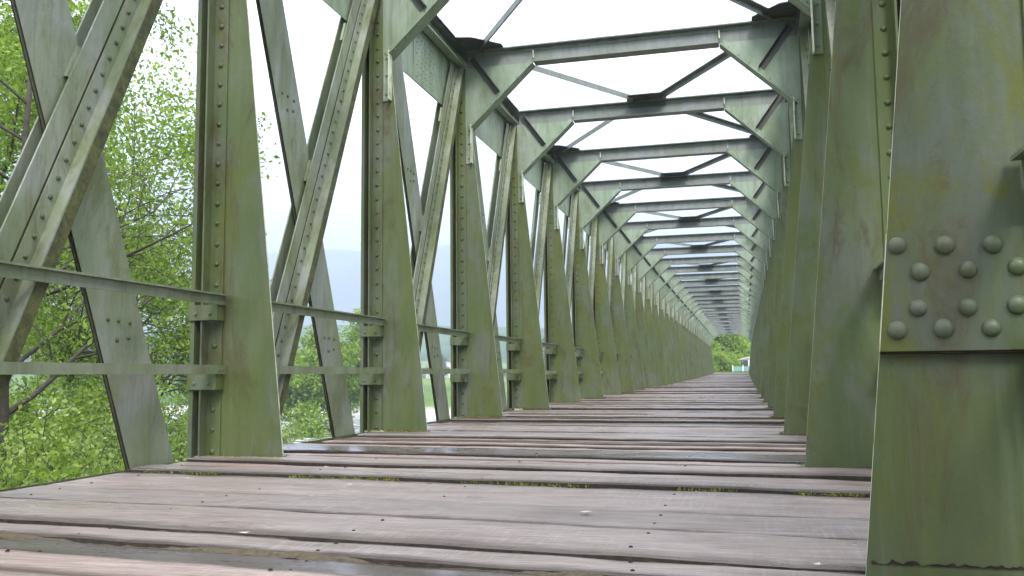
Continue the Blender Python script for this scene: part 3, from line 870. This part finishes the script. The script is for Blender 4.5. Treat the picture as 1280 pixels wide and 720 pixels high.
# trees at the far end of the bridge
spec_end = [dict(spec_far[0], kids=16, **{'from': .04}), dict(spec_far[1], lift=-.03), spec_far[2]]
e1 = make_tree('roadside_tree', 'bright yellow-green tree closing the far end of the bridge', 'tree', (-3.4, 131, .3), spec_end, 8.5, .2, (0,0,1), M['leaf_end'], 18, .55, .35, .7, 71, 'trees by the far road')
dup(e1, (-11.5, 128, .2), 2.1, (1.5, 1.5, 1.45), 'tall tree whose top shows above the far beams')
dup(e1, (3.5, 141, .3), 4.0, (1.0, 1.0, .9), 'tree behind the white cottage at the far end')
dup(e1, (-8.0, 141, .3), 3.0, (1.1, 1.1, 1.0), 'tree beside the road just beyond the bridge, left of the cottage')

es = make_tree('roadside_shrub', 'bushy lime green shrub under the tree at the far end', 'shrub', (-4.4, 123.5, .3), spec_sh, 2.6, .04, (0,0,1), M['leaf_end'], 12, .2, .16, .32, 81, 'shrubs by the far road', stems=12)
for x, y, q in ((-3.3, 125., 1.1), (-2.3, 126., 1.0), (-5.2, 126, 1.3), (-1.5, 128.5, 1.1)): dup(es, (x, y, .3), q*7, (q, q, q*.95))

# ------------------------------------------------------------------ houses
def house(name, label, loc, w, d, h, rh, rz, roofmat, nwin, group=None):
    r = thing(name, label, 'house', loc, rz, group)
    mb = MB(); mb.prism([(-w/2, -d/2, -.6), (w/2, -d/2, -.6), (w/2, -d/2, h), (0, -d/2, h+rh), (-w/2, -d/2, h)],
                        [(-w/2, d/2, -.6), (w/2, d/2, -.6), (w/2, d/2, h), (0, d/2, h+rh), (-w/2, d/2, h)])
    link('wall', mb.mesh('wall', [M['plaster']]), r)
    mb = MB()
    for s in (-1, 1):
        e = .35; t = .16
        ax, az = s*(w/2+e), h-e*rh/(w/2)+.02
        mb.prism([(0, -d/2-.3, h+rh+.02), (ax, -d/2-.3, az), (ax, -d/2-.3, az+t), (0, -d/2-.3, h+rh+.02+t)],
                 [(0, d/2+.3, h+rh+.02), (ax, d/2+.3, az), (ax, d/2+.3, az+t), (0, d/2+.3, h+rh+.02+t)])
    link('roof', mb.mesh('roof', [roofmat]), r)
    for i in range(nwin):
        x = -w/2 + w*(i+.5)/nwin
        mb = MB(); mb.box((x-.5, -d/2-.05, h*.45), (x+.5, -d/2-.003, h*.45+1.1)); wn = link('window', mb.mesh('window', [M['dark_glass']]), r)
        mb = MB(); mb.box((x-.6, -d/2-.09, h*.45-.12), (x+.6, -d/2-.0525, h*.45-.005)); link('sill', mb.mesh('sill', [M['plaster']]), wn)
    return r
house('cottage', 'small white cottage with a pale low roof at the far end of the bridge', (1.05, 128, .45), 5.2, 5., 1.75, .6, R(4), M['pale_roof'], 2)
GV = 'houses of the hillside village'
for i, (bx, d, w) in enumerate([(24.5, 300, 11), (26.2, 350, 12), (22.8, 380, 12), (19.0, 330, 11), (27.0, 420, 13), (18.4, 400, 12), (30.5, 310, 10)]):
    a = R(bx); x, y = -math.sin(a)*d, math.cos(a)*d
    house('village_house', 'small white house with a tiled roof among the trees on the far slope', (x, y, ground_z(x, y)), w, 8, 5, 2.4, R(rnd.uniform(-40, 40)), M['tile_roof'], 3, GV)

# teal railing before the cottage
fr = thing('garden_fence', 'teal green panel fence before the white cottage at the far end', 'fence', (.1, 121.5, .55))
mb = MB(); mb.box((-1.6, -.02, .08), (-.42, .02, .95)); link('panel', mb.mesh('panel', [M['teal']]), fr)
mb = MB(); mb.box((-.28, -.02, .08), (1.7, .02, .95)); link('panel', mb.mesh('panel', [M['teal']]), fr)
for x in (-1.66, -.35, 1.76):
    mb = MB(); mb.box((x-.055, -.05, -.2), (x+.055, .05, 1.12)); link('fence_post', mb.mesh('fence_post', [M['plaster']]), fr)

# grass and weeds
def tufts(name, pts, h0, h1, mat, per=7, spread=.05, **props):
    pts = np.array(pts, np.float32); n = len(pts)*per
    P = np.repeat(pts, per, 0); P[:, :2] += rng.normal(0, spread, (n, 2))
    D = unit(np.array([0, 0, 1]) + rng.normal(0, .38, (n, 3))); U = unit(np.cross(D, rng.normal(0, 1, (n, 3))))
    return link(name, quads_mesh(name, P.astype(np.float32), D, U, rng.uniform(h0, h1, n).astype(np.float32), .14, mat), None, **props)
pts = []
for i in range(9000):
    a = R(rnd.uniform(8, 56)); d = rnd.uniform(9, 26) if i % 3 else rnd.uniform(26, 70)
    x, y = -math.sin(a)*d, math.cos(a)*d
    z = ground_z(x, y)
    if z > -4.2: pts.append((x, y, z-.02))
tufts('bank_grass', pts, .2, .6, M['grass'], 9, .22, kind='stuff')
pts = [(rnd.uniform(-9, 6), rnd.uniform(107.5, 116), zr-.03) for _ in range(1500)]
tufts('verge_grass', pts, .1, .3, M['grass'], 6, .15, kind='stuff')

# moss tufts at the feet of the posts and in the worst joint: belong to the deck
pts = []
for i, y in enumerate(YS1[2:13]):
    for s in (-1, 1):
        for _ in range(70 if y < 14 else 40):
            u = rnd.uniform(1.8, 2.42); pts.append((s*u, y+rnd.gauss(-.06, .035), deck_z(y)+.018))
for _ in range(240):
    x = rnd.uniform(-2.3, 2.3)
    if noise.noise(Vector((x*1.7, 3, 0))) > -.1: pts.append((x, 4.73-(x+XC)*TK+rnd.gauss(-.012, .012), .000))
pts = np.array(pts, np.float32); per = 7; n = len(pts)*per
P_ = np.repeat(pts, per, 0); P_[:, :2] += rng.normal(0, .018, (n, 2))
D_ = unit(np.array([0, 0, .8]) + rng.normal(0, .5, (n, 3))); U_ = unit(np.cross(D_, rng.normal(0, 1, (n, 3))))
link('moss', quads_mesh('moss', P_.astype(np.float32), D_, U_, rng.uniform(.008, .024, n).astype(np.float32), .5, M['moss']), deck, kind='stuff')
mb = MB()
for a, b in zip(yb_[:-1], yb_[1:]):
    if not 2 < a < 9: continue
    for xs_ in (-2.2, -1.1, 0, 1.1, 2.2):
        for f in (.22, .74):
            x = xs_+rnd.uniform(-.03, .03); y = a+(b-a)*f-(x+XC)*TK+rnd.uniform(-.015, .015)
            zt = pz.get(a, 0)
            if a in pz: mb.rivet((x, y, zt+.0015), (0, 0, 1), .0085, 8, 2)
link('nail_head', mb.mesh('nail_head', [M['rust_shade']]), deck, kind='stuff')
# fallen petals on the boards
pts = np.array([(rnd.uniform(-2, 1.9), rnd.uniform(2.9, 6), .022) for _ in range(16)], np.float32)
n = len(pts); D_ = unit(np.concatenate([rng.normal(0, 1, (n, 2)), np.zeros((n, 1))], 1)); U_ = unit(np.cross(D_, np.array([0, 0, 1.])))
link('fallen_petals', quads_mesh('fallen_petals', pts + np.array([XC, 0, 0], np.float32), D_, U_, rng.uniform(.03, .05, n).astype(np.float32), .6, M['dry_leaf']), None, kind='stuff')

# ------------------------------------------------------------------ haze
HAZE = True
if HAZE:
    m = bpy.data.materials.new('air'); m.use_nodes = True; nt = m.node_tree; nt.nodes.clear()
    out = nt.nodes.new('ShaderNodeOutputMaterial'); pv = nt.nodes.new('ShaderNodeVolumePrincipled')
    pv.inputs['Color'].default_value = (.66, .79, 1., 1); pv.inputs['Density'].default_value = .00095
    pv.inputs['Anisotropy'].default_value = 0.
    L(nt, pv.outputs[0], out.inputs['Volume'])
    mb = MB(); mb.box((-5300, -5250, -75), (5300, 5350, 640))
    link('haze', mb.mesh('haze', [m]), None, kind='stuff')

# ------------------------------------------------------------------ world, sun
w = bpy.data.worlds.new('World'); SC.world = w; w.use_nodes = True
nt = w.node_tree; nt.nodes.clear()
out = nt.nodes.new('ShaderNodeOutputWorld'); bg = nt.nodes.new('ShaderNodeBackground')
sky = nt.nodes.new('ShaderNodeTexSky'); sky.sky_type = 'NISHITA'; sky.sun_disc = False
EL, AZ = R(46), R(158)
sky.sun_elevation = EL; sky.sun_rotation = AZ
tc = nt.nodes.new('ShaderNodeTexCoord')
mp = nt.nodes.new('ShaderNodeMapping'); mp.inputs['Scale'].default_value = (1, 1, 2.4); L(nt, tc.outputs['Generated'], mp.inputs['Vector'])
cn = noisen(nt, mp.outputs[0], 2.4, 6, .6, .4)
cc = ramp(nt, cn, [(.3, (8.6, 8.9, 9.8)), (.5, (10.2, 10.4, 10.8)), (.7, (11.4, 11.4, 11.4))])
for e, c_ in zip(cc.color_ramp.elements, [(.80, .83, .92), (.92, .94, .98), (1., 1., 1.)]): e.color = (*c_, 1)
sc_ = nt.nodes.new('ShaderNodeVectorMath'); sc_.operation = 'SCALE'; sc_.inputs['Scale'].default_value = 11.
L(nt, cc.outputs[0], sc_.inputs[0])
L(nt, mixc(nt, .9, sky.outputs[0], sc_.outputs[0]), bg.inputs['Color'])
bg.inputs['Strength'].default_value = .1
L(nt, bg.outputs[0], out.inputs['Surface'])
sl = bpy.data.lights.new('sun', 'SUN'); sl.energy = 1.5; sl.angle = R(20); sl.color = (1, .97, .92)
so = bpy.data.objects.new('sun', sl); C.objects.link(so)
# direction: sky rotation measured like Blender's sun_rotation (0 = +Y, clockwise seen from above)
dv = Vector((math.sin(AZ)*math.cos(EL), math.cos(AZ)*math.cos(EL), math.sin(EL)))
so.rotation_euler = dv.to_track_quat('Z', 'Y').to_euler()

# ------------------------------------------------------------------ camera
cd = bpy.data.cameras.new('camera'); cd.sensor_width = 36; cd.lens = 1114.17/1280*36
cd.clip_start = .05; cd.clip_end = 12000
co = bpy.data.objects.new('camera', cd); C.objects.link(co)
from mathutils import Matrix
psi, th, roll = .2537, .0981, -.0109
mat = Matrix.Rotation(psi, 4, 'Z') @ Matrix.Rotation(math.pi/2+th, 4, 'X') @ Matrix.Rotation(roll, 4, 'Z')
mat.translation = (0, 0, .6)
co.matrix_world = mat
SC.camera = co
SC.view_settings.view_transform = 'Standard'; SC.view_settings.look = 'None'
SC.view_settings.exposure = 2.42; SC.view_settings.gamma = 1; SC.view_settings.use_curve_mapping = False
SC.cycles.max_bounces = 6; SC.cycles.volume_bounces = 0
SC.cycles.use_denoising = True
